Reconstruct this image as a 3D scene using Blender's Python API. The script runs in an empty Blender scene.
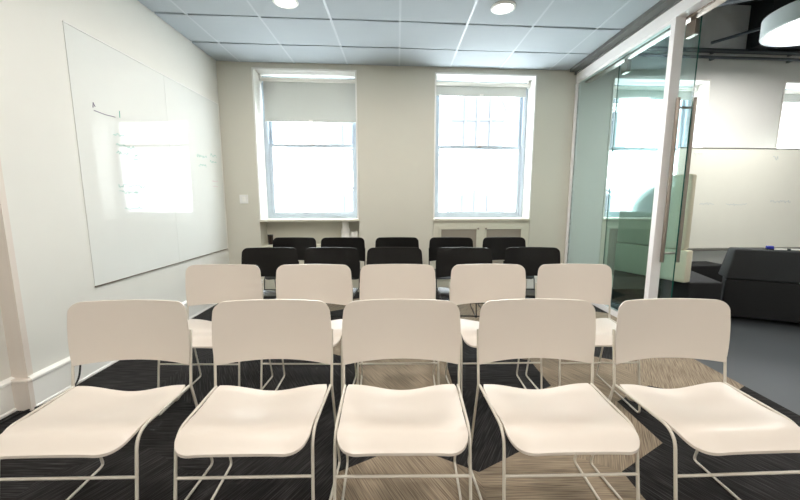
import bpy, bmesh, math, random
from mathutils import Vector, Matrix
random.seed(7)
C = bpy.context.scene.collection
sc = bpy.context.scene
R = math.radians
PI = math.pi

# ---------------------------------------------------------------- camera
CAM_H = 1.22
cam = bpy.data.cameras.new('camera'); cam.sensor_width = 36; cam.lens = 356 / 800 * 36
cam.clip_start = .02
co = bpy.data.objects.new('camera', cam); C.objects.link(co)
co.location = (0, 0, CAM_H); co.rotation_euler = (R(90 - 8), 0, R(-.48))
sc.camera = co

# ---------------------------------------------------------------- world, daylight
w = bpy.data.worlds.new('daylight'); sc.world = w; w.use_nodes = True
bg = w.node_tree.nodes['Background']
bg.inputs[0].default_value = (.90, .96, 1.0, 1); bg.inputs[1].default_value = 14.0

sc.view_settings.view_transform = 'Standard'; sc.view_settings.look = 'None'
sc.view_settings.gamma = 1; sc.view_settings.use_curve_mapping = False
sc.view_settings.exposure = 0.07
LAMP_W = 17.0           # watts per recessed ceiling lamp
LAMP_COL = (1.0, .92, .84)

# ---------------------------------------------------------------- materials
def lin(h):
    h = h.lstrip('#'); o = []
    for i in (0, 2, 4):
        c = int(h[i:i+2], 16) / 255
        o.append(c / 12.92 if c <= .04045 else ((c + .055) / 1.055) ** 2.4)
    return (*o, 1)
def mat(name, col, rough=.6, metal=0, var=.04, scale=6, bump=0, bscale=200, spec=.5, coat=0):
    m = bpy.data.materials.new(name); m.use_nodes = True
    nt = m.node_tree; b = nt.nodes['Principled BSDF']
    c = lin(col) if isinstance(col, str) else (*col, 1)
    tc = nt.nodes.new('ShaderNodeTexCoord')
    n = nt.nodes.new('ShaderNodeTexNoise'); n.inputs['Scale'].default_value = scale; n.inputs['Detail'].default_value = 3
    nt.links.new(tc.outputs['Object'], n.inputs['Vector'])
    mx = nt.nodes.new('ShaderNodeMix'); mx.data_type = 'RGBA'
    mx.inputs[6].default_value = (*[v * (1 - var) for v in c[:3]], 1)
    mx.inputs[7].default_value = (*[min(1, v * (1 + var)) for v in c[:3]], 1)
    nt.links.new(n.outputs['Fac'], mx.inputs[0]); nt.links.new(mx.outputs[2], b.inputs['Base Color'])
    b.inputs['Roughness'].default_value = rough; b.inputs['Metallic'].default_value = metal
    b.inputs['Specular IOR Level'].default_value = spec; b.inputs['Coat Weight'].default_value = coat
    if bump:
        n2 = nt.nodes.new('ShaderNodeTexNoise'); n2.inputs['Scale'].default_value = bscale
        nt.links.new(tc.outputs['Object'], n2.inputs['Vector'])
        bp = nt.nodes.new('ShaderNodeBump'); bp.inputs['Strength'].default_value = bump; bp.inputs['Distance'].default_value = .002
        nt.links.new(n2.outputs['Fac'], bp.inputs['Height']); nt.links.new(bp.outputs[0], b.inputs['Normal'])
    return m
def emit(name, col, s):
    m = bpy.data.materials.new(name); m.use_nodes = True
    nt = m.node_tree; b = nt.nodes['Principled BSDF']
    b.inputs['Base Color'].default_value = (.9, .9, .9, 1)
    b.inputs['Emission Color'].default_value = (*col, 1); b.inputs['Emission Strength'].default_value = s
    return m
def glass(name, tint, refl=1.0):
    """thin architectural glass: clear tinted transmission plus a fresnel mirror"""
    m = bpy.data.materials.new(name); m.use_nodes = True
    nt = m.node_tree; nt.nodes.remove(nt.nodes['Principled BSDF']); out = nt.nodes['Material Output']
    g = nt.nodes.new('ShaderNodeNewGeometry')
    ior = nt.nodes.new('ShaderNodeMapRange'); ior.inputs[3].default_value = 1.5; ior.inputs[4].default_value = 1 / 1.5
    nt.links.new(g.outputs['Backfacing'], ior.inputs[0])
    fr = nt.nodes.new('ShaderNodeFresnel'); nt.links.new(ior.outputs[0], fr.inputs['IOR'])
    mu = nt.nodes.new('ShaderNodeMath'); mu.operation = 'MULTIPLY'; mu.inputs[1].default_value = refl
    nt.links.new(fr.outputs[0], mu.inputs[0])
    t = nt.nodes.new('ShaderNodeBsdfTransparent'); t.inputs[0].default_value = (*tint, 1)
    gl = nt.nodes.new('ShaderNodeBsdfGlossy'); gl.inputs['Roughness'].default_value = .01
    mx = nt.nodes.new('ShaderNodeMixShader')
    nt.links.new(mu.outputs[0], mx.inputs[0]); nt.links.new(t.outputs[0], mx.inputs[1]); nt.links.new(gl.outputs[0], mx.inputs[2])
    nt.links.new(mx.outputs[0], out.inputs['Surface'])
    return m
def streaks(name, a, b_, ang, thr0, thr1, scale=1.0, rough=.85):
    """carpet of fine parallel stripes running at ang degrees"""
    m = bpy.data.materials.new(name); m.use_nodes = True
    nt = m.node_tree; b = nt.nodes['Principled BSDF']
    tc = nt.nodes.new('ShaderNodeTexCoord')
    r_ = nt.nodes.new('ShaderNodeMapping'); r_.inputs['Rotation'].default_value = (0, 0, R(-ang))
    nt.links.new(tc.outputs['Object'], r_.inputs[0])
    s_ = nt.nodes.new('ShaderNodeMapping'); s_.inputs['Scale'].default_value = (6 * scale, 210 * scale, 1)
    nt.links.new(r_.outputs[0], s_.inputs[0])
    n = nt.nodes.new('ShaderNodeTexNoise'); n.inputs['Scale'].default_value = 1; n.inputs['Detail'].default_value = 2
    nt.links.new(s_.outputs[0], n.inputs['Vector'])
    cr = nt.nodes.new('ShaderNodeValToRGB'); cr.color_ramp.elements[0].position = thr0; cr.color_ramp.elements[1].position = thr1
    cr.color_ramp.elements[0].color = lin(a); cr.color_ramp.elements[1].color = lin(b_)
    nt.links.new(n.outputs['Fac'], cr.inputs[0]); nt.links.new(cr.outputs[0], b.inputs['Base Color'])
    b.inputs['Roughness'].default_value = rough; b.inputs['Specular IOR Level'].default_value = .25
    bp = nt.nodes.new('ShaderNodeBump'); bp.inputs['Strength'].default_value = .4; bp.inputs['Distance'].default_value = .003
    nt.links.new(n.outputs['Fac'], bp.inputs['Height']); nt.links.new(bp.outputs[0], b.inputs['Normal'])
    return m

M_wall = mat('wall_paint', '#E4E3DC', .55, var=.015)
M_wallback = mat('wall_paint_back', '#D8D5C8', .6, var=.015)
M_trim = mat('trim_paint', '#F5F4EF', .4, var=.01)
M_return = mat('return_shade', '#E0D6CC', .5, var=.01)  # faces at the left wall jog, their shade put into the beige colour
M_board = mat('whiteboard_gloss', '#E6E8E4', .035, var=.01, spec=.42)
M_tile = mat('ceiling_tile', '#AFB7BC', .85, var=.03, scale=3, bump=.15, bscale=400)
M_tbar = mat('ceiling_grid_metal', '#B9C0C5', .4, var=.02)
M_dark = mat('dark_grey', '#6A6B69', .6)
M_black = mat('blackened_ceiling', '#26292C', .9)
M_frame = mat('white_frame_metal', '#F5F2F1', .35, var=.01)
M_framebeige = mat('frame_side', '#D5CFC4', .45, var=.01)
M_steel = mat('brushed_steel', '#9C9188', .32, metal=.9, var=.05, scale=60)
M_glass = glass('partition_glass', (.870, .955, .950))
M_gedge = mat('glass_edge', '#0E5148', .15, var=.05)
M_wglass = glass('window_glass', (.97, .98, .98))
M_sash = mat('sash_paint', '#B4C0CB', .4, var=.01)
M_blind = mat('blind_fabric', '#CDD0CE', .8, var=.02, bump=.1, bscale=600)
M_sill = mat('sill_paint', '#DCD8C8', .4, var=.01)
M_cover = mat('cover_paint', '#D8D6C6', .5, var=.01)
M_grille = mat('grille_mesh', '#A39C90', .6, var=.1, scale=150)
M_chair = mat('cream_plastic', '#DBD2C8', .38, var=.01)
M_rod = mat('cream_rod', '#D6D0C4', .35, var=.02)
M_bchair = mat('black_plastic', '#070606', .3, spec=.35, var=.1)
M_brod = mat('black_rod', '#0A0A0B', .3)
M_lounge = mat('lounge_floor', '#43474A', .42, var=.12, scale=2.2, bump=.05, bscale=30)
M_bfab = mat('black_upholstery', '#101113', .85, var=.15, scale=90, bump=.3, bscale=500)
M_cfab = mat('cream_upholstery', '#D9D3BC', .8, var=.03, scale=40)
M_duct = mat('duct_metal', '#4A5056', .35, metal=.3)
M_shade = mat('lamp_shade', '#DDE3E3', .5)
M_plate = mat('switch_plastic', '#EFEFEC', .4)
M_cable = mat('black_cable', '#0B0B0B', .5)
M_stone = mat('pale_stone', '#E8E8E6', .8, var=.03, scale=.6)
M_pane = mat('far_pane', '#55585C', .5, var=.2, scale=1.5)
M_moulding = mat('far_moulding', '#505356', .8)
M_diff = emit('lamp_diffuser', (1, .95, .88), 14)
M_diff2 = emit('pendant_diffuser', (1, .99, .96), 5)
DK = [streaks('carpet_dark_%d' % a, '#100E0E', '#4A4848', a, .46, .80) for a in (0, 60, 120)]
LT = [streaks('carpet_light_%d' % a, '#6A5B4D', '#A89983', a, .28, .70) for a in (0, 60, 120)]

nt = M_blind.node_tree; b = nt.nodes['Principled BSDF']; o_ = nt.nodes['Material Output']
tl = nt.nodes.new('ShaderNodeBsdfTranslucent'); tl.inputs[0].default_value = lin('#D6D4CC')
mx = nt.nodes.new('ShaderNodeMixShader'); mx.inputs[0].default_value = .20
nt.links.new(b.outputs[0], mx.inputs[1]); nt.links.new(tl.outputs[0], mx.inputs[2]); nt.links.new(mx.outputs[0], o_.inputs['Surface'])

# ---------------------------------------------------------------- mesh helpers
def finish(name, bm, m, parent=None, smooth=False, loc=None):
    bmesh.ops.recalc_face_normals(bm, faces=bm.faces[:])
    me = bpy.data.meshes.new(name); bm.to_mesh(me); bm.free()
    for k in (m if isinstance(m, (list, tuple)) else [m]): me.materials.append(k)
    if smooth:
        for p in me.polygons: p.use_smooth = True
        try: me.set_sharp_from_angle(angle=R(40))
        except Exception: pass
    o = bpy.data.objects.new(name, me); C.objects.link(o)
    if parent: o.parent = parent
    if loc: o.location = loc
    return o
def box(bm, x0, x1, y0, y1, z0, z1, sh=0, bev=0, mi=0):
    """axis box; sh shears y by sh*x (the back wall stands slightly askew)"""
    vs = [bm.verts.new((x, y + sh * x, z)) for x in (x0, x1) for y in (y0, y1) for z in (z0, z1)]
    q = [(0,1,3,2),(4,6,7,5),(0,4,5,1),(2,3,7,6),(0,2,6,4),(1,5,7,3)]
    fs = [bm.faces.new([vs[i] for i in f]) for f in q]
    for f in fs: f.material_index = mi
    if bev:
        es = list({e for f in fs for e in f.edges})
        bmesh.ops.bevel(bm, geom=es, offset=bev, segments=2, affect='EDGES', profile=.5)
    return fs
def prism(bm, pts, z0, z1, bev=0, seg=3, top=None):
    """extrude a floor polygon; top gives a different upper outline"""
    a = [bm.verts.new((p[0], p[1], z0)) for p in pts]
    b = [bm.verts.new((p[0], p[1], z1)) for p in (top or pts)]
    fs = [bm.faces.new(a[::-1]), bm.faces.new(b)]
    n = len(pts)
    for i in range(n): fs.append(bm.faces.new((a[i], a[(i+1) % n], b[(i+1) % n], b[i])))
    bmesh.ops.recalc_face_normals(bm, faces=fs)
    if bev:
        es = list({e for f in fs for e in f.edges})
        bmesh.ops.bevel(bm, geom=es, offset=bev, segments=seg, affect='EDGES', profile=.5)
def round_path(pts, rads, n=6):
    out = []
    for i, p in enumerate(pts):
        p = Vector(p); r_ = rads[i]
        if i in (0, len(pts) - 1) or r_ == 0: out.append(p); continue
        a = (Vector(pts[i-1]) - p); b = (Vector(pts[i+1]) - p)
        da, db = min(r_, a.length * .49), min(r_, b.length * .49)
        A = p + a.normalized() * da; B = p + b.normalized() * db
        for k in range(n + 1):
            t = k / n
            out.append(A * (1-t)**2 + p * 2*t*(1-t) + B * t*t)
    return out
def tube(bm, pts, r_, seg=10, cap=True):
    pts = [Vector(p) for p in pts]; rings = []
    up = None
    for i, p in enumerate(pts):
        d = (pts[min(i+1, len(pts)-1)] - pts[max(i-1, 0)]).normalized()
        if up is None:
            up = d.orthogonal().normalized()
        else:
            up = (up - d * up.dot(d)).normalized()
        s = d.cross(up)
        rr = r_[i] if isinstance(r_, (list, tuple)) else r_
        rings.append([bm.verts.new(p + up * math.cos(2*PI*k/seg) * rr + s * math.sin(2*PI*k/seg) * rr) for k in range(seg)])
    for a, b in zip(rings, rings[1:]):
        for k in range(seg): bm.faces.new((a[k], a[(k+1) % seg], b[(k+1) % seg], b[k]))
    if cap: bm.faces.new(rings[0][::-1]); bm.faces.new(rings[-1])
def lathe(bm, prof, cx, cy, seg=32, mi=0):
    rings = []
    for r_, z in prof:
        rings.append([bm.verts.new((cx + r_ * math.cos(2*PI*k/seg), cy + r_ * math.sin(2*PI*k/seg), z)) for k in range(seg)] if r_ > 1e-6 else [bm.verts.new((cx, cy, z))])
    for a, b in zip(rings, rings[1:]):
        for k in range(seg):
            if len(a) == 1 and len(b) == 1: continue
            if len(a) == 1: f = bm.faces.new((a[0], b[k], b[(k+1) % seg]))
            elif len(b) == 1: f = bm.faces.new((a[k], a[(k+1) % seg], b[0]))
            else: f = bm.faces.new((a[k], a[(k+1) % seg], b[(k+1) % seg], b[k]))
            f.material_index = mi
def empty(name, loc=(0, 0, 0), rz=0):
    o = bpy.data.objects.new(name, None); C.objects.link(o); o.location = loc; o.rotation_euler = (0, 0, rz)
    o.empty_display_size = .1
    return o
def tag(o, label, cat, group=None):
    o['label'] = label; o['category'] = cat
    if group: o['group'] = group
    return o
def struct(name, bm, m, smooth=False):
    o = finish(name, bm, m, smooth=smooth); o['kind'] = 'structure'; return o
def B(): return bmesh.new()

# ---------------------------------------------------------------- room shell
XL, XR = -2.16, 2.30
D0, S = 4.68, .065            # back wall: Y = D0 + S*X
ZC = 2.86
YN = -3.2                     # wall behind the camera
XE = 7.6                      # far side of the lounge
ZL = 3.72
def fb(bm, x0, x1, d0, d1, z0, z1, bev=0, mi=0): return box(bm, x0, x1, D0 + d0, D0 + d1, z0, z1, S, bev, mi)
WIN = [(-1.75, -.495), (.475, 1.79), (2.81, 4.16), (5.22, 6.6)]
ZS, ZT = .975, 2.80           # sill top, opening head

# floor: hexagonal carpet tiles
def clip(poly, ax, v, keep_less):
    out = []
    for i in range(len(poly)):
        p, q = poly[i], poly[(i+1) % len(poly)]
        ip = (p[ax] <= v) == keep_less or p[ax] == v; iq = (q[ax] <= v) == keep_less or q[ax] == v
        if ip: out.append(p)
        if ip != iq:
            t = (v - p[ax]) / (q[ax] - p[ax]); out.append((p[0] + t * (q[0]-p[0]), p[1] + t * (q[1]-p[1])))
    return out
LIGHT = {(-1, .045), (-1, .695), (0, 1.02), (1, .045), (1, 1.345), (1, 1.995), (2, 1.02), (2, -.28), (2, 2.32),
         (3, .695), (3, 1.345), (3, 1.995), (4, -.93), (4, -.28), (4, 1.02), (4, 1.67), (5, .045), (5, 1.345), (5, -1.255),
         (-2, .37), (-2, 1.67), (-3, .695), (-3, 1.345), (-4, -.93), (-4, 1.02), (-6, .37), (-5, -.605)}
LIGHT = {(a, round(b, 2)) for a, b in LIGHT}
bm = B()
for k in range(-9, 7):
    cy = 1.8275 + .5629 * k
    x0 = .37 if k % 2 == 0 else .695
    for i in range(-6, 5):
        cx = x0 + .65 * i
        poly = [(cx + .3753 * math.sin(PI/3*j), cy + .3753 * math.cos(PI/3*j)) for j in range(6)]
        for ax, v, l in ((0, XL - .11, False), (0, XR, True), (1, YN, False), (1, 4.98, True)):
            if poly: poly = clip(poly, ax, v, l)
        if len(poly) < 3: continue
        lt = any(kk == k and abs(b - cx) < .03 for kk, b in LIGHT)
        rnd = random.Random(k * 31 + i * 7).randrange(3)
        if k == 0 and abs(cx - .37) < .03: rnd = 1
        if k == -1 and abs(cx - .045) < .03: rnd = 2
        if k == -1 and abs(cx - .695) < .03: rnd = 0
        if k == 0 and abs(cx - 1.67) < .03: rnd = 2
        try: f = bm.faces.new([bm.verts.new((*p, 0)) for p in poly])
        except ValueError: continue
        f.material_index = rnd + (3 if lt else 0)
fl = struct('floor', bm, DK + LT)
bm = B(); box(bm, XL - .11, XR, YN, 4.98, -.08, -.002); struct('floor_slab', bm, M_dark)
bm = B(); box(bm, XR, XE, YN, 5.3, -.08, 0); struct('floor_lounge', bm, M_lounge)

# facade wall: two rooms share it
def facade(name, x0, x1, z1, wins, m):
    bm = B(); x = x0
    for a, b in wins:
        fb(bm, x, a, 0, .36, 0, z1); fb(bm, a, b, 0, .36, ZT, z1)
        fb(bm, a, b, .24, .36, 0, ZS - .03); x = b
    fb(bm, x, x1, 0, .36, 0, z1)
    return struct(name, bm, m)
facade('wall_back', XL - .1, XR + .01, ZC + .15, WIN[:2], M_wallback)
facade('wall_lounge', XR + .01, XE, ZL, WIN[2:], mat('lounge_wall_paint', '#DEDEDB', .6, var=.015))
# white painted window linings
for n, (a, b) in enumerate(WIN, 1):
    bm = B()
    fb(bm, a, a + .012, -.004, .33, ZS, ZT); fb(bm, b - .012, b, -.004, .33, ZS, ZT); fb(bm, a, b, -.004, .33, ZT - .012, ZT)
    fb(bm, a, a+.02, -.008, 0, ZS, ZT); fb(bm, b-.02, b, -.008, 0, ZS, ZT); fb(bm, a, b, -.008, 0, ZT-.02, ZT)
    struct('trim_%d' % n, bm, M_trim)
# walls left / rear / lounge
YP = 1.985
bm = B(); box(bm, XL - .25, XL, YP, D0 + S * XL + .02, 0, ZC + .1); struct('wall_left', bm, M_wall)
bm = B(); box(bm, XL - .25, XL - .09, YN, YP, 0, ZC + .1); struct('wall_left_near', bm, M_wall)
bm = B(); box(bm, XL - .09, XL + .003, YP - .012, YP + .02, 0, ZC); struct('trim_5', bm, M_return)
bm = B(); box(bm, XL - .3, XE, YN - .2, YN, 0, ZL); struct('wall_rear', bm, M_wall)
bm = B(); box(bm, XE, XE + .2, YN - .2, 5.6, 0, ZL); struct('wall_right', bm, M_wall)
# baseboards with a moulded cap
def bboard(name, x, y0, y1, hgt=.20):
    bm = B()
    prof = [(0, 0), (.026, 0), (.026, .012), (.018, .018), (.018, hgt - .035), (.026, hgt - .028), (.026, hgt - .015), (.012, hgt - .004), (0, hgt)]
    a = [bm.verts.new((x + p, y0, z)) for p, z in prof]; b = [bm.verts.new((x + p, y1, z)) for p, z in prof]
    for i in range(len(prof)):
        j = (i+1) % len(prof); bm.faces.new((a[i], a[j], b[j], b[i]))
    bm.faces.new(a); bm.faces.new(b[::-1])
    struct(name, bm, M_trim)
bboard('baseboard_left', XL, YP - .012, D0 + S * XL)
bboard('baseboard_left_near', XL - .09, YN, YP - .012)
bm = B(); box(bm, XL - .09, XL + .024, YP - .036, YP - .010, 0, .17); box(bm, XL - .09, XL + .028, YP - .04, YP - .010, .17, .19, bev=.006)
struct('baseboard_left_return', bm, M_return)
bm = B()
for x0, x1 in ((XL, WIN[0][0]), (WIN[0][1], WIN[1][0]), (WIN[1][1], XR - .005)):
    fb(bm, x0, x1, -.018, 0, 0, .17); fb(bm, x0, x1, -.026, 0, .17, .19)
struct('baseboard_back', bm, M_trim)

# ceiling: lay-in tiles with a metal grid
GX = [XL] + [-1.875 + .635 * k for k in range(7)] + [2.20]
GY = [D0 + .0] + [4.15 - .585 * k for k in range(13)] + [YN]
bm = B(); rt = random.Random(3)
for i in range(len(GX) - 1):
    for j in range(len(GY) - 1):
        x0, x1, y1, y0 = GX[i] + .010, GX[i+1] - .010, GY[j] - .014, GY[j+1] + .014
        if y0 < YN: y0 = YN
        dz = [rt.uniform(-.004, .003) for _ in range(4)]
        fs = box(bm, x0, x1, y0, y1, ZC, ZC + .03, S)
        for v in {v for f in fs for v in f.verts}:
            if v.co.z < ZC + .01: v.co.z += rt.uniform(-.006, .003)
box(bm, XL - .2, 2.3, YN, D0 + .1, ZC + .03, ZC + .05, S)
struct('ceiling', bm, M_tile)
bm = B()
for x in GX[1:-1]: box(bm, x - .010, x + .010, YN + .15, D0, ZC - .002, ZC + .03, S)
for y in GY[1:-1]: box(bm, XL, 2.2, y - .014, y + .014, ZC + .014, ZC + .03, S)
struct('ceiling_grid', bm, M_tbar)
# dark soffit strip, bulkhead above the glass line, lounge ceiling
bm = B(); box(bm, 2.20, 2.30, YN, D0 + .10, ZC - .03, ZC + .05); struct('trim_6', bm, M_dark)  # soffit strip in one even dark grey
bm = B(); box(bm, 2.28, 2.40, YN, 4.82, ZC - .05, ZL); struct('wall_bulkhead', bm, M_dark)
bm = B(); box(bm, 2.3, XE, YN, 5.6, ZL, ZL + .1); struct('ceiling_lounge', bm, M_black)

# ---------------------------------------------------------------- windows
def window(n, a, b, vis=True):
    root = empty('window_%d' % n, ((a+b)/2, D0 + S*(a+b)/2 + .30, ZS)); root['kind'] = 'structure'
    root.matrix_world = Matrix.Translation(root.location)
    def pt(name, bm, m):
        for v in bm.verts: v.co -= root.location
        return finish(name, bm, m, root)
    a2, b2 = a + .012, b - .012; zm = 1.935
    t = .05
    bm = B()                                  # outer frame
    fb(bm, a2, a2 + t, .27, .36, ZS, ZT); fb(bm, b2 - t, b2, .27, .36, ZS, ZT)
    fb(bm, a2 + t, b2 - t, .27, .36, ZT - t, ZT); fb(bm, a2 + t, b2 - t, .27, .36, ZS, ZS + .03)
    pt('window_frame', bm, M_sash)
    for nm, z0, z1, d in (('upper_sash', zm - .02, ZT - t, .325), ('lower_sash', ZS + .03, zm + .02, .285)):
        bm = B(); x0, x1 = a2 + t, b2 - t; k = .042
        fb(bm, x0, x0 + k, d, d + .03, z0, z1); fb(bm, x1 - k, x1, d, d + .03, z0, z1)
        fb(bm, x0 + k, x1 - k, d, d + .03, z1 - .04, z1); fb(bm, x0 + k, x1 - k, d, d + .03, z0, z0 + (.05 if nm[0] == 'l' else .04))
        s = pt(nm, bm, M_sash)
        bm = B(); fb(bm, x0 + k, x1 - k, d + .013, d + .017, z0 + .04, z1 - .04)
        for v in bm.verts: v.co -= root.location
        finish('pane', bm, M_wglass, s)
    bm = B(); fb(bm, (a+b)/2 - .03, (a+b)/2 + .03, .265, .287, zm + .005, zm + .022, bev=.004)
    pt('sash_lock', bm, M_steel)
    bm = B(); fb(bm, a - .0, b + .0, -.03, .27, ZS - .03, ZS, bev=.004)
    pt('window_sill', bm, M_sill)
for n, (a, b) in enumerate(WIN, 1): window(n, a, b)

# roller blinds
def blind(n, a, b, zb, label):
    cx = (a + b) / 2; y = D0 + S * cx + .215
    root = tag(empty('roller_blind', (cx, y, ZT - .09)), label, 'blind', 'roller blinds')
    ang = math.atan(S); root.rotation_euler = (0, 0, ang)
    hw = (b - a) / 2 - .02
    bm = B(); tube(bm, [(-hw, .0, .025), (hw, 0, .025)], .024, 16); finish('roller_tube', bm, M_trim, root, True)
    bm = B(); box(bm, -hw, -hw + .012, -.03, .03, -.01, .078); finish('bracket', bm, M_trim, root)
    bm = B(); box(bm, hw - .012, hw, -.03, .03, -.01, .078); finish('bracket', bm, M_trim, root)
    bm = B(); L = ZT - .09 - zb
    box(bm, -hw + .025, hw - .025, .022, .0235, -L, .03); finish('fabric', bm, M_blind, root)
    bm = B(); box(bm, -hw + .025, hw - .025, .017, .029, -L - .02, -L, bev=.003); finish('bottom_bar', bm, M_blind, root)
    bm = B(); box(bm, -.025, .025, .010, .018, -L - .022, -L + .008, bev=.003); finish('pull_tab', bm, M_trim, root)
blind(1, *WIN[0], 2.245, 'grey roller blind pulled halfway down in the left window')
blind(2, *WIN[1], 2.61, 'grey roller blind mostly rolled up in the right window beside the glass wall')
blind(3, *WIN[2], 2.62, 'roller blind seen through the glass wall, in the first lounge window')
blind(4, *WIN[3], 2.62, 'roller blind in the lounge window at the right edge of the photo')

# under the windows: open niche (1), grilled radiator covers (2, 3, 4)
a, b = WIN[0]
bm = B(); fb(bm, a, b, .0, .24, .60, .64); fb(bm, a, b, .0, .02, 0, .60); struct('trim_7', bm, M_cover)
def cover(a, b, label):
    cx = (a+b)/2; yy = D0 + S*cx
    root = tag(empty('radiator_cover', (cx, yy, 0), math.atan(S)), label, 'radiator cover', 'radiator covers')
    W = (b - a) / 2 - .004; z1 = ZS - .03
    bm = B()
    z0 = .04
    for x0, x1 in ((-W, -W + .075), (-.035, .035), (W - .075, W)): box(bm, x0, x1, -.002, .022, z0, z1)
    for x0, x1 in ((-W + .075, -.035), (.035, W - .075)):
        box(bm, x0, x1, -.002, .022, z1 - .08, z1); box(bm, x0, x1, -.002, .022, z0, z0 + .10)
    box(bm, -W, W, .0, .022, 0, .04)
    finish('cabinet_frame', bm, M_cover, root)
    for x0, x1 in ((-W + .075, -.035), (.035, W - .075)):
        bm = B(); x0 += .003; x1 -= .003; t = .03; za, zb = z0 + .103, z1 - .083
        box(bm, x0, x0+t, -.008, .018, za, zb); box(bm, x1-t, x1, -.008, .018, za, zb)
        box(bm, x0+t, x1-t, -.008, .018, zb-t, zb); box(bm, x0+t, x1-t, -.008, .018, za, za+t)
        d = finish('door', bm, M_cover, root)
        bm = B(); box(bm, x0+t, x1-t, .006, .012, za+t, zb-t)
        k = x0 + t + .012
        while k < x1 - t: box(bm, k, k + .004, .002, .006, za+t, zb-t); k += .014
        finish('grille', bm, M_grille, d)
        bm = B(); kx = x1 - .015 if x0 < 0 else x0 + .015
        lathe(bm, [(0, 0), (.006, 0), (.006, .012), (.012, .016), (.012, .024), (0, .028)], 0, 0, 12)
        bmesh.ops.rotate(bm, verts=bm.verts, matrix=Matrix.Rotation(R(90), 3, 'X'))
        for v in bm.verts: v.co += Vector((kx, -.008, zb - .02))
        finish('knob', bm, M_steel, d, True)
cover(*WIN[1], 'beige radiator cabinet with two grille doors under the right window')
cover(*WIN[2], 'beige radiator cabinet in the lounge behind the glass wall')
# pipe with valve and a small dark jar inside the niche
def on_back(x, d): return (x, D0 + S * x + d)
x, y = on_back(-.69, .12)
t = tag(empty('heating_pipe', (x, y, .64)), 'white lagged heating pipe standing in the niche under the left window', 'pipe')
bm = B(); lathe(bm, [(0, 0), (.055, 0), (.055, .20), (.045, .215), (.045, .30), (0, .30)], 0, 0, 20); finish('lagging', bm, M_trim, t, True)
bm = B(); lathe(bm, [(0, 0), (.062, 0), (.062, .02), (0, .02)], 0, 0, 20)
for v in bm.verts: v.co.z += .15
finish('collar', bm, M_plate, t, True)
x, y = on_back(-.565, .12)
t = tag(empty('paper_towel_roll', (x, y, .64)), 'short white roll right of the pipe in the window niche', 'paper roll')
bm = B(); lathe(bm, [(.02, 0), (.06, 0), (.06, .16), (.02, .16), (.02, 0)], 0, 0, 24); finish('paper', bm, M_trim, t, True)
x, y = on_back(-1.66, .09)
t = tag(empty('small_container', (x, y, .64)), 'small dark lidded container at the left end of the niche under the left window', 'container')
bm = B(); lathe(bm, [(0, 0), (.028, 0), (.032, .02), (.034, .115), (0, .115)], 0, 0, 18); finish('body', bm, mat('brown_glass', '#2A1F1A', .25), t, True)
bm = B(); lathe(bm, [(0, .115), (.036, .115), (.036, .13), (0, .13)], 0, 0, 14); finish('lid', bm, M_cable, t, True)
# light switch
x, y = on_back(-1.93, 0)
t = tag(empty('light_switch', (x, y, 1.23), math.atan(S)), 'small square light switch plate on the back wall left of the window', 'light switch')
bm = B(); box(bm, -.052, .052, -.010, 0, -.055, .055, bev=.003); finish('plate', bm, M_plate, t)
bm = B(); box(bm, -.018, .018, -.015, -.008, -.03, .03, bev=.002); finish('rocker', bm, M_trim, t)

# ---------------------------------------------------------------- glass partition and sliding door
YPOST = 3.15
XG = 2.32
bm = B()
box(bm, 2.30, 2.385, YPOST, YPOST + .055, 0, 2.72)                         # post
struct('trim_8', bm, M_frame)
bm = B()
box(bm, 2.295, 2.385, YN, 4.79, 2.71, 2.815)                               # header
box(bm, 2.305, 2.345, YPOST + .055, 4.79, 2.69, 2.71)
struct('trim_9', bm, M_frame)
bm = B(); box(bm, 2.30, 2.345, YPOST + .055, 4.79, 0, .06); box(bm, 2.30, 2.345, 4.76, 4.815, .06, 2.69); struct('trim_10', bm, M_frame)
def pane(bm, x0, x1, y0, y1, z0, z1):
    fs = box(bm, x0, x1, y0, y1, z0, z1)
    for f in fs:
        f.normal_update()
        if abs(f.normal.x) < .5: f.material_index = 1
bm = B(); pane(bm, XG - .006, XG + .006, YPOST + .055, 4.76, .06, 2.69)
g = struct('window_5', bm, [M_glass, M_gedge])
# sliding door
XD = 2.425
t = tag(empty('sliding_glass_door', (XD, 3.55, .01)), 'frameless glass sliding door pushed open behind the fixed glass wall', 'sliding door')
bm = B(); pane(bm, -.006, .006, 3.04 - 3.55, 4.10 - 3.55, 0, 2.66); finish('glass_panel', bm, [M_glass, M_gedge], t)
for yy in (3.12, 3.98):
    bm = B(); box(bm, -.022, .022, yy - 3.55 - .05, yy - 3.55 + .05, 2.54, 2.655, bev=.004); h_ = finish('hanger_clamp', bm, M_steel, t)
    bm = B(); tube(bm, [(0, yy - 3.55, 2.66), (0, yy - 3.55, 2.677)], .02, 12); finish('roller', bm, M_steel, h_)
yh = 3.115 - 3.55
for sx in (-1, 1):
    bm = B()
    tube(bm, [((-.062 if sx < 0 else .078), yh, .66), ((-.062 if sx < 0 else .078), yh, 2.06)], .0165, 16); finish('pull_bar', bm, M_steel, t, True)
for zz in (.74, 1.98):
    bm = B(); tube(bm, [(-.062, yh, zz), (.078, yh, zz)], .010, 12); finish('standoff', bm, M_steel, t, True)
bm = B(); box(bm, 2.385, 2.46, 1.2, 4.75, 2.69, 2.75, bev=.004)
tag(finish('door_track', bm, M_steel), 'steel track above the sliding glass door', 'track')

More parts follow.
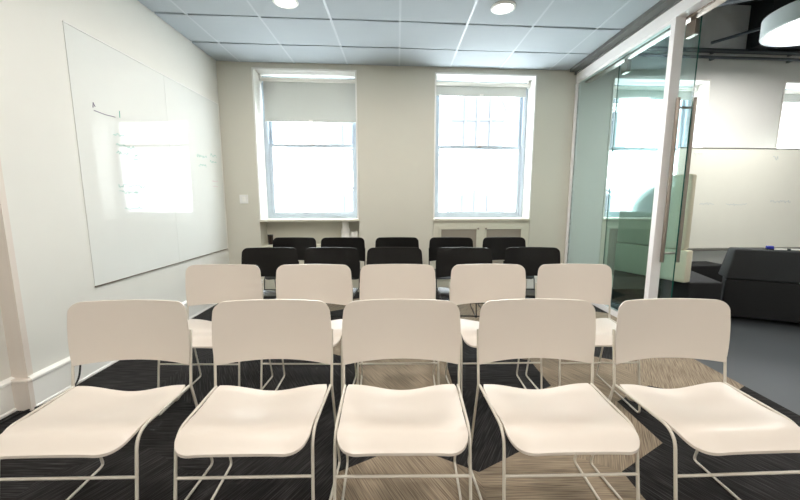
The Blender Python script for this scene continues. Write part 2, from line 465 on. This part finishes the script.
# ---------------------------------------------------------------- wall whiteboard on the left
t = tag(empty('whiteboard', (XL + .0006, 3.5, .61)), 'large glossy frameless whiteboard on the left wall with faint green notes', 'whiteboard')
for y0, y1 in ((-1.0, -.0008), (.0008, 1.0)):
    bm = B(); box(bm, .0, .003, y0, y1, 0, 1.75, bev=.0006); finish('panel', bm, M_board, t)
bm = B(); box(bm, 0, .010, -1.0, 1.0, -.008, -.001); finish('bottom_shadow_line', bm, M_steel, t)  # thin grey strip drawn as the shadow line below the panels
bm = B(); box(bm, 0, .005, -1.0, 1.0, 1.751, 1.757); finish('top_edge', bm, M_plate, t)
M_teal = mat('teal_marker', '#4DB5A3', .5); M_purple = mat('purple_marker', '#7A6C8C', .5); M_pink = mat('pink_marker', '#D2A5B4', .5)
def scribble(parent, face, m, name, lines, seed, thick=.0022):
    rr = random.Random(seed)
    for (u, v, L, hgt) in lines:
        x, pts = 0, []
        while x < L:
            pts.append(face(u + x, v + hgt * rr.uniform(-.5, .5) * (1 if rr.random() < .8 else .1))); x += .011
        bm = B(); tube(bm, pts, thick, 4); finish(name, bm, m, parent)
wf = lambda u, v: (.0033, u - 3.5, v - .61)
scribble(t, wf, M_teal, 'green_writing', [(2.82, 1.72, .12, .03), (2.84, 1.64, .20, .03), (2.83, 1.585, .24, .03), (3.0, 1.555, .12, .025), (2.82, 1.33, .30, .03), (2.82, 1.28, .22, .03), (2.86, 1.15, .2, .02)], 4, .0017)
scribble(t, wf, M_teal, 'green_writing', [(3.95, 1.70, .22, .04), (4.25, 1.74, .14, .04), (4.22, 1.66, .16, .03), (3.98, 1.60, .16, .03)], 9, .0017)
scribble(t, wf, M_pink, 'pink_writing', [(4.24, 1.44, .14, .02), (4.25, 1.38, .12, .02)], 12, .0015)
bm = B(); tube(bm, [wf(2.665, 1.852), wf(2.76, 1.845), wf(2.86, 1.848)], .0025, 5); finish('purple_stroke', bm, M_purple, t)
bm = B(); tube(bm, [wf(2.66, 1.87), wf(2.665, 1.905), wf(2.68, 1.88)], .003, 5); finish('purple_stroke', bm, M_purple, t)
bm = B(); tube(bm, [wf(2.905, 1.855), wf(2.908, 1.905)], .003, 5); finish('green_stroke', bm, M_teal, t)

# ---------------------------------------------------------------- stacking chairs
def backrest_mesh(m, name, parent):
    bm = B(); NU, zs = 28, []
    z0, z1, r_ = .537, .804, .042
    zs = [z0, z0 + .006, z0 + .03] + [z0 + .03 + (z1 - r_ - z0 - .03) * k / 8 for k in range(1, 9)] + [z1 - r_ + r_ * math.sin(PI/2 * k / 9) for k in range(1, 10)]
    front, back = [], []
    for z in zs:
        v = (z - z0) / (z1 - z0)
        W = .240 + .028 * v * (1 - v) - .004 * v * v
        if z > z1 - r_: W = W - r_ + math.sqrt(max(0, r_*r_ - (z - (z1 - r_))**2))
        if z < z0 + .02: W -= .003 * (1 - (z - z0) / .02)
        fr, bk = [], []
        for i in range(NU + 1):
            u = -1 + 2 * i / NU; x = u * W
            q = (x / .245) ** 2
            yy = .022 - .042 * q + (v - 1) * .014
            zz = z + (.009 * (1 - q)) * (1 - v)
            nx = Vector((2 * .042 * x / .245**2, -1, 0)).normalized()
            p = Vector((x, yy, zz))
            fr.append(bm.verts.new(p + nx * -.0)); bk.append(bm.verts.new(p - nx * .009))
        front.append(fr); back.append(bk)
    n = len(zs)
    for j in range(n - 1):
        for i in range(NU):
            bm.faces.new((front[j][i], front[j][i+1], front[j+1][i+1], front[j+1][i]))
            bm.faces.new((back[j][i+1], back[j][i], back[j+1][i], back[j+1][i+1]))
        for i in (0, NU): bm.faces.new((front[j][i], front[j+1][i], back[j+1][i], back[j][i]))
    for i in range(NU):
        for j in (0, n - 1): bm.faces.new((front[j][i], front[j][i+1], back[j][i+1], back[j][i]))
    o = finish(name, bm, m, parent, True)
    md = o.modifiers.new('edge', 'BEVEL'); md.width = .0028; md.segments = 2; md.limit_method = 'ANGLE'; md.angle_limit = R(50)
    return o
def sstep(a, b, x):
    t = max(0, min(1, (x - a) / (b - a))); return t * t * (3 - 2 * t)
def seat_mesh(m, name, parent):
    bm = B(); NU = 30
    YR, YF, r_ = -.040, -.418, .080
    ys = [YR - (YR - (YF + r_)) * k / 14 for k in range(15)] + [YF + r_ - r_ * math.sin(PI/2 * k / 12) for k in range(1, 13)]
    top, bot = [], []
    for y in ys:
        v = (YR - y) / (YR - YF)
        W = .227 - .007 * sstep(.15, .75, v)
        if v < .04: W -= .006 * (1 - v / .04) ** 2
        if y < YF + r_: W = W - r_ + math.sqrt(max(0, r_*r_ - ((YF + r_) - y)**2))
        tr, br = [], []
        for i in range(NU + 1):
            u = -1 + 2 * i / NU; x = u * W
            dip = .026 * math.cos(PI/2 * min(1, abs(x) / .205)) ** 2 * (1 - sstep(.25, .85, v))
            z = .455 - dip - .008 * math.sin(PI * min(1, v / .8)) + .004 * sstep(.5, .75, v)
            z -= .034 * sstep(.80, 1.06, v) + .030 * sstep(.55, 1.0, v) * (abs(x) / .232) ** 5
            tr.append(bm.verts.new((x, y, z))); br.append(bm.verts.new((x, y, z - .010)))
        top.append(tr); bot.append(br)
    n = len(ys)
    for j in range(n - 1):
        for i in range(NU):
            bm.faces.new((top[j][i], top[j][i+1], top[j+1][i+1], top[j+1][i]))
            bm.faces.new((bot[j][i+1], bot[j][i], bot[j+1][i], bot[j+1][i+1]))
        for i in (0, NU): bm.faces.new((top[j][i], top[j+1][i], bot[j+1][i], bot[j][i]))
    for i in range(NU):
        for j in (0, n - 1): bm.faces.new((top[j][i], top[j][i+1], bot[j][i+1], bot[j][i]))
    o = finish(name, bm, m, parent, True)
    md = o.modifiers.new('edge', 'BEVEL'); md.width = .003; md.segments = 2; md.limit_method = 'ANGLE'; md.angle_limit = R(50)
    return o
RR = .0056
def chair_proto(mp, mr):
    root = empty('stacking_chair')
    backrest_mesh(mp, 'backrest', root); seat_mesh(mp, 'seat', root)
    for s in (-1, 1):
        bm = B()                                   # upright, rear leg, floor runner, front leg and seat rail bent from one rod
        path = round_path([(s*.244, -.006, .684), (s*.242, -.036, .452), (s*.250, .068, RR), (s*.231, -.402, RR), (s*.227, -.336, .447), (s*.237, -.040, .450)],
                          [0, .0, .022, .03, .06, 0], 8)
        # keep the straight run of upright and leg crisp
        tube(bm, path, RR, 10)
        finish('side_frame', bm, mr, root, True)
    bm = B(); tube(bm, [(-.228, -.358, .298), (.228, -.358, .298)], RR * .9, 10); finish('crossbar', bm, mr, root, True)
    bm = B(); tube(bm, round_path([(-.233, -.10, .440), (-.215, -.10, .418), (.215, -.10, .418), (.233, -.10, .440)], [0, .02, .02, 0], 5), RR * .9, 8); finish('seat_support', bm, mr, root, True)
    return root
def copy_tree(o, parent=None):
    c = o.copy(); C.objects.link(c); c.parent = parent
    for ch in list(o.children): copy_tree(ch, c)
    return c
white = chair_proto(M_chair, M_rod); black = chair_proto(M_bchair, M_brod)
POS = ['leftmost, nearest the left wall', 'second from the left wall', 'middle one of its row', 'second from the glass side', 'rightmost, nearest the glass side']
ROWS = [
 (white, 1.440, [-1.108, -.518, .018, .583, 1.153], 'cream white stacking chair in the front row, ', 'cream chairs in the front row', [.8, .8, 0, .8, 2.0]),
 (white, 2.275, [-1.118, -.537, .004, .590, 1.152], 'cream white stacking chair in the second row, ', 'cream chairs in the second row', [-.8, -.8, .3, .8, .6]),
 (black, 3.115, [-1.115, -.572, -.022, .592, 1.195], 'black stacking chair in the third row, ', 'black chairs in the third row', [2, -3, 1, -3, -2]),
 (black, 3.975, [-1.143, -.605, 0.0, .605, 1.200], 'black stacking chair in the last row before the windows, ', 'black chairs in the last row', [-1, 2, 0, -2, 1]),
]
used = set()
for proto, Y, xs, lab, grp, yaw in ROWS:
    for i, x in enumerate(xs):
        o = proto if proto.name not in used else copy_tree(proto)
        used.add(proto.name)
        o.location = (x, Y + (random.uniform(-.01, .01) if Y > 3 else 0), 0); o.rotation_euler = (0, 0, R(yaw[i]))
        tag(o, lab + POS[i], 'chair', grp)

# ---------------------------------------------------------------- recessed ceiling lamps
first = None
def spot(x, y, label):
    t = tag(empty('ceiling_lamp', (x, y, ZC)), label, 'ceiling light', 'recessed ceiling lamps')
    bm = B(); lathe(bm, [(.078, -.004), (.082, -.014), (.102, -.012), (.106, -.008), (.106, .0), (.078, .0), (.078, -.004)], 0, 0, 36); finish('trim_ring', bm, M_trim, t, True)
    bm = B(); lathe(bm, [(0, -.0085), (.079, -.0085), (.079, -.003), (0, -.003)], 0, 0, 28); finish('diffuser', bm, M_diff, t)
    l = bpy.data.lights.new('lamp_light', 'AREA'); l.shape = 'DISK'; l.size = .15; l.energy = LAMP_W; l.color = LAMP_COL
    lo = bpy.data.objects.new('lamp_light', l); C.objects.link(lo); lo.location = (0, 0, -.0155); lo.parent = t
spot(-.926, 3.23, 'round recessed ceiling lamp, the left one of the two')
spot(.915, 3.31, 'round recessed ceiling lamp, the right one of the two')
for y, nm in ((1.45, 'just ahead of the camera'), (-.35, 'just behind the camera'), (-2.1, 'near the rear wall')):
    for x, s in ((-.95, 'left'), (.92, 'right')):
        spot(x, y + S * x, 'round recessed ceiling lamp overhead on the %s, %s' % (s, nm))

# ---------------------------------------------------------------- lounge: pendant lamp, duct, pipes
PX, PY, PZ, PR = 4.27, 3.74, 2.92, .50
t = tag(empty('pendant_lamp', (PX, PY, PZ)), 'large round white drum pendant lamp hanging in the lounge at the upper right', 'pendant lamp')
bm = B(); lathe(bm, [(PR - .035, .0), (PR, .0), (PR, .17), (0, .17), (0, .16), (PR - .035, .16), (PR - .035, 0)], 0, 0, 64); finish('drum_shade', bm, M_shade, t, True)
bm = B(); lathe(bm, [(0, .012), (PR - .036, .012), (PR - .036, .02), (0, .02)], 0, 0, 64); finish('diffuser', bm, M_diff2, t)
for k in range(3):
    a_ = R((61, -89, -149)[k])
    bm = B(); tube(bm, [(.30*math.cos(a_), .30*math.sin(a_), .17), (.30*math.cos(a_), .30*math.sin(a_), ZL - PZ)], .008, 8); finish('suspension_rod', bm, M_shade, t)
l = bpy.data.lights.new('pendant_light', 'AREA'); l.shape = 'DISK'; l.size = .9; l.energy = 40; l.color = (1, .96, .9)
lo = bpy.data.objects.new('pendant_light', l); C.objects.link(lo); lo.location = (0, 0, .005); lo.parent = t
for lx, ly in ((4.9, .2), (4.6, -2.2)):
    t2 = copy_tree(t); t2.location = (lx, ly, PZ); t2['label'] = 'large round drum pendant lamp further back in the lounge, %s' % ('beside the camera' if ly > 0 else 'by the rear wall'); t2['group'] = 'lounge pendant lamps'
t['group'] = 'lounge pendant lamps'
# big round duct
A_, B_ = Vector((2.9, 4.53, 3.42)), Vector((6.2, 2.70, 3.42))
t = tag(empty('air_duct', (2.9, 4.53, 3.42)), 'round dark metal air duct crossing under the lounge ceiling', 'duct')
bm = B(); tube(bm, [Vector(), B_ - A_], .105, 28); finish('duct_pipe', bm, M_duct, t, True)
for f_ in (.28, .31, .8):
    p = (B_ - A_) * f_; d = (B_ - A_).normalized() * .02
    bm = B(); tube(bm, [p - d, p + d], .118, 28); finish('duct_collar', bm, M_duct, t, True)
for f_ in (.15, .7):
    p = (B_ - A_) * f_
    bm = B(); tube(bm, [p, Vector((p.x, p.y, ZL - 3.42))], .008, 8); finish('duct_hanger', bm, M_duct, t)
def wall_pipe(z, d, r_, label, x1=XE):
    bm = B(); tube(bm, [(2.42, D0 + S*2.42 - d, z), (x1, D0 + S*x1 - d, z)], r_, 12)
    k = 3.0
    while k < x1 - .2:
        box(bm, k, k + .03, D0 - d + .0, D0 - .0015, z - .02, z + .02, S); k += 1.1
    tag(finish('conduit', bm, M_duct, None, True), label, 'pipe', 'dark conduits along the window wall')
wall_pipe(3.13, .07, .028, 'upper dark conduit running along the window wall of the lounge')
wall_pipe(3.05, .07, .018, 'lower, thinner dark conduit along the window wall of the lounge')
bm = B(); tube(bm, round_path([(3.98, 4.80, 3.19), (4.45, 4.50, 3.27), (5.1, 4.0, 3.45), (5.3, 3.9, ZL)], [0, .1, .1, 0]), .018, 10)
tag(finish('conduit', bm, M_duct, None, True), 'short dark conduit branching diagonally behind the pendant lamp', 'pipe')
bm = B(); fb(bm, 4.60, XE, -.30, 0, 3.17, ZL); struct('trim_11', bm, M_black)

# ---------------------------------------------------------------- lounge: rolling whiteboard
a0, a1 = 3.62, 7.2
dB = -.26
def wb(x): return Vector((x, D0 + S * x + dB, 0))
t = tag(empty('rolling_whiteboard', wb(a0)[:], math.atan(S)), 'wide matte whiteboard standing before the lounge windows, with faint blue notes', 'whiteboard')
L = a1 - a0
bm = B(); box(bm, 0, L, 0, .03, .585, 1.875, bev=.004); finish('panel', bm, mat('lounge_board', '#ECECE2', .3, var=.02), t)
bm = B(); box(bm, 0, L, -.05, .0, .55, .585, bev=.006); box(bm, 0, L, -.004, .034, 1.875, 1.888); finish('tray', bm, mat('aluminium', '#8C8A84', .4, metal=.6), t)
for x in (.05, L - .05):
    bm = B(); box(bm, x - .02, x + .02, .005, .045, .02, .56); box(bm, x - .02, x + .02, -.11, .17, 0, .03, bev=.005); finish('leg', bm, M_duct, t)
M_blue = mat('blue_marker', '#BCC9D2', .5)
f3 = lambda u, v: (u, -.0022, v)
scribble(t, f3, M_blue, 'blue_writing', [(.35, 1.17, .20, .03), (.72, 1.16, .3, .03), (1.35, 1.20, .3, .04)], 21, .0018)
scribble(t, f3, M_blue, 'blue_writing', [(.2, 1.80, .12, .05), (1.3, 1.75, .08, .08)], 22, .0018)

# ---------------------------------------------------------------- lounge seating
def rot2(p, a): return (p[0]*math.cos(a) - p[1]*math.sin(a), p[0]*math.sin(a) + p[1]*math.cos(a))
# cream high-back booth on a black base
t = tag(empty('high_back_bench', (2.62, 3.65, 0)), 'cream high-back lounge bench on a black seat block, behind the glass door', 'bench')
o2 = (2.62, 3.65)
def rel(ps): return [(x - o2[0], y - o2[1]) for x, y in ps]
An, Bn = (2.50, 4.02), (2.775, 3.385)
bm = B(); prism(bm, rel([An, (2.86, 3.37), (3.185, 3.37), (3.42, 4.10)]), .03, .42, .015); finish('seat_block', bm, M_bfab, t, True)
dv = Vector((Bn[0]-An[0], Bn[1]-An[1], 0)).normalized(); nv = Vector((-dv.y, dv.x, 0))   # nv points into the bench
def strip(s0, s1, th, off=0):
    A3 = Vector((*An, 0)) + dv * s0 + nv * off; B3 = Vector((*Bn, 0)) - dv * s1 + nv * off
    return rel([(A3.x, A3.y), (B3.x, B3.y), (B3.x + nv.x*th, B3.y + nv.y*th), (A3.x + nv.x*th, A3.y + nv.y*th)])
bm = B(); prism(bm, strip(.0, -.03, .10), .42, .735, .012); finish('lower_back_panel', bm, M_cfab, t, True)
bm = B(); prism(bm, strip(.0, .0, .085, .004), .74, 1.465, .022); finish('upper_back_panel', bm, M_cfab, t, True)
for p in ((2.62, 3.92), (2.88, 3.45), (3.12, 3.45), (3.30, 3.95)):
    q = rel([p])[0]; bm = B(); lathe(bm, [(0, 0), (.02, 0), (.02, .032), (0, .032)], *q, 12); finish('foot', bm, M_cable, t)
# low black ottoman behind
t = tag(empty('low_ottoman', (3.70, 4.36, 0), R(4)), 'low black seat block between the bench and the wide whiteboard', 'ottoman')
bm = B(); prism(bm, [(-.22, -.12), (.36, -.12), (.36, .18), (-.22, .18)], .03, .43, .02); finish('seat_block', bm, M_bfab, t, True)
for x_, y_ in ((-.17, -.08), (.3, -.08), (.3, .13), (-.17, .13)):
    bm = B(); lathe(bm, [(0, 0), (.02, 0), (.02, .032), (0, .032)], x_, y_, 12); finish('foot', bm, M_cable, t)
# black sofa seen from behind
an = math.atan2(-.20, .447)
t = tag(empty('lounge_sofa', (3.32, 3.50, 0), an), 'black upholstered lounge sofa with its back to the room at the right edge', 'sofa')
bm = B(); prism(bm, [(0, 0), (1.7, 0), (1.7, .70), (.22, .70)], .045, .425, .018); finish('seat_block', bm, M_bfab, t, True)
M_bfab2 = mat('charcoal_upholstery', '#292B2D', .85, var=.15, scale=90, bump=.3, bscale=500)
bm = B(); prism(bm, [(.012, .004), (1.69, .004), (1.69, .26), (.02, .26)], .43, .735, .018, top=[(.062, .035), (1.64, .035), (1.64, .21), (.065, .21)]); finish('back_cushion', bm, M_bfab2, t, True)
for x_, y_ in ((.08, .07), (1.6, .07), (1.6, .63), (.28, .63)):
    bm = B(); lathe(bm, [(0, 0), (.022, 0), (.022, .047), (0, .047)], x_, y_, 12); finish('foot', bm, M_cable, t)
ca, sa = math.cos(an), math.sin(an)
def marker(u, v, rz, col, label):
    x_, y_ = 3.32 + u*ca - v*sa, 3.50 + u*sa + v*ca
    t = tag(empty('marker_pen', (x_, y_, .735), rz), label, 'marker pen', 'marker pens on the sofa back')
    bm = B(); tube(bm, [(-.06, 0, .0085), (.035, 0, .0085)], .0085, 12); finish('barrel', bm, M_trim if col != '#2B3A9A' else mat('blue_barrel', '#2B3A9A', .4), t, True)
    bm = B(); tube(bm, [(.035, 0, .0085), (.065, 0, .0085)], .0095, 12); finish('cap', bm, mat('pen_cap', col, .4), t, True)
def eraser(u, v):
    x_, y_ = 3.32 + u*ca - v*sa, 3.50 + u*sa + v*ca
    t = tag(empty('board_eraser', (x_, y_, .735), an), 'small blue board eraser on top of the black sofa back', 'eraser')
    bm = B(); box(bm, -.026, .026, -.02, .02, .008, .036, bev=.006); finish('handle', bm, mat('eraser_blue', '#2736A8', .45), t)
    bm = B(); box(bm, -.025, .025, -.019, .019, 0, .008); finish('felt', bm, M_bfab, t)
eraser(.35, .11)
marker(.43, .08, an + .2, '#22262B', 'white marker pen with black cap beside the blue eraser on the sofa')
marker(.55, .10, an - .1, '#B4372F', 'marker pen with red cap on top of the sofa back')
marker(.66, .11, an + .3, '#2E7A4E', 'marker pen with green cap, at the right edge on the sofa back')

# ---------------------------------------------------------------- cable along the left baseboard
bm = B()
pts = round_path([(-2.215, .9, .006), (-2.20, 1.6, .006), (-2.17, 1.93, .006), (-2.118, 1.99, .006), (-2.10, 2.08, .006), (-2.085, 2.15, .010), (-2.09, 2.22, .06), (-2.125, 2.28, .15)], [0, .1, .05, .05, .08, .05, .05, 0], 6)
tube(bm, pts, .0055, 8)
tag(finish('power_cable', bm, M_cable, None, True), 'black cable running along the floor by the left baseboard', 'cable')

# ---------------------------------------------------------------- pale building across the street
YB = 16.0
t = tag(empty('stone_building', (2, YB, -6)), 'pale stone building with arched windows across the street', 'building')
bm = B(); box(bm, -16, 22, 0, .6, 0, 15.5); finish('wall', bm, M_stone, t)
for z in (2.0, 9.0, 14.6):
    bm = B(); box(bm, -16, 22, -.25, 0, z, z + .3); finish('cornice', bm, M_stone, t)
for row, zb in enumerate((4.9, 9.1)):
    for c in range(-3, 6):
        X = 3.5 + 5.35 * c - 2; rW = 1.15
        bm = B(); arc = [(X + rW * math.cos(PI * k / 16), zb + 1.6 + rW * math.sin(PI * k / 16)) for k in range(17)] + [(X - rW, zb), (X + rW, zb)]
        ca_ = [bm.verts.new((x, -.02, z)) for x, z in arc]; bk = [bm.verts.new((x, .3, z)) for x, z in arc]
        bm.faces.new(ca_)
        for k in range(len(arc)): bm.faces.new((ca_[k], ca_[(k+1) % len(arc)], bk[(k+1) % len(arc)], bk[k]))
        wn = finish('window', bm, M_pane, t)
        bm = B(); tube(bm, [(X + (rW+.1) * math.cos(PI * k / 16), -.05, zb + 1.6 + (rW+.1) * math.sin(PI * k / 16)) for k in range(17)], .06, 6)
        box(bm, X - .07, X + .07, -.1, -.02, zb, zb + 2.7); box(bm, X - rW, X + rW, -.085, -.02, zb + 1.5, zb + 1.62)
        for xx in (-.55, .55): box(bm, X + xx - .05, X + xx + .05, -.1, -.02, zb, zb + 2.5)
        finish('moulding', bm, M_moulding, wn)
# daylight portals in the window openings
for n, (a, b) in enumerate(WIN, 1):
    l = bpy.data.lights.new('window_daylight', 'AREA'); l.shape = 'RECTANGLE'; l.size = b - a; l.size_y = ZT - ZS
    l.cycles.is_portal = True
    lo = bpy.data.objects.new('window_daylight', l); C.objects.link(lo)
    cx = (a + b) / 2; lo.location = (cx, D0 + S*cx + .40, (ZS + ZT) / 2); lo.rotation_euler = (R(-90), 0, math.atan(S))
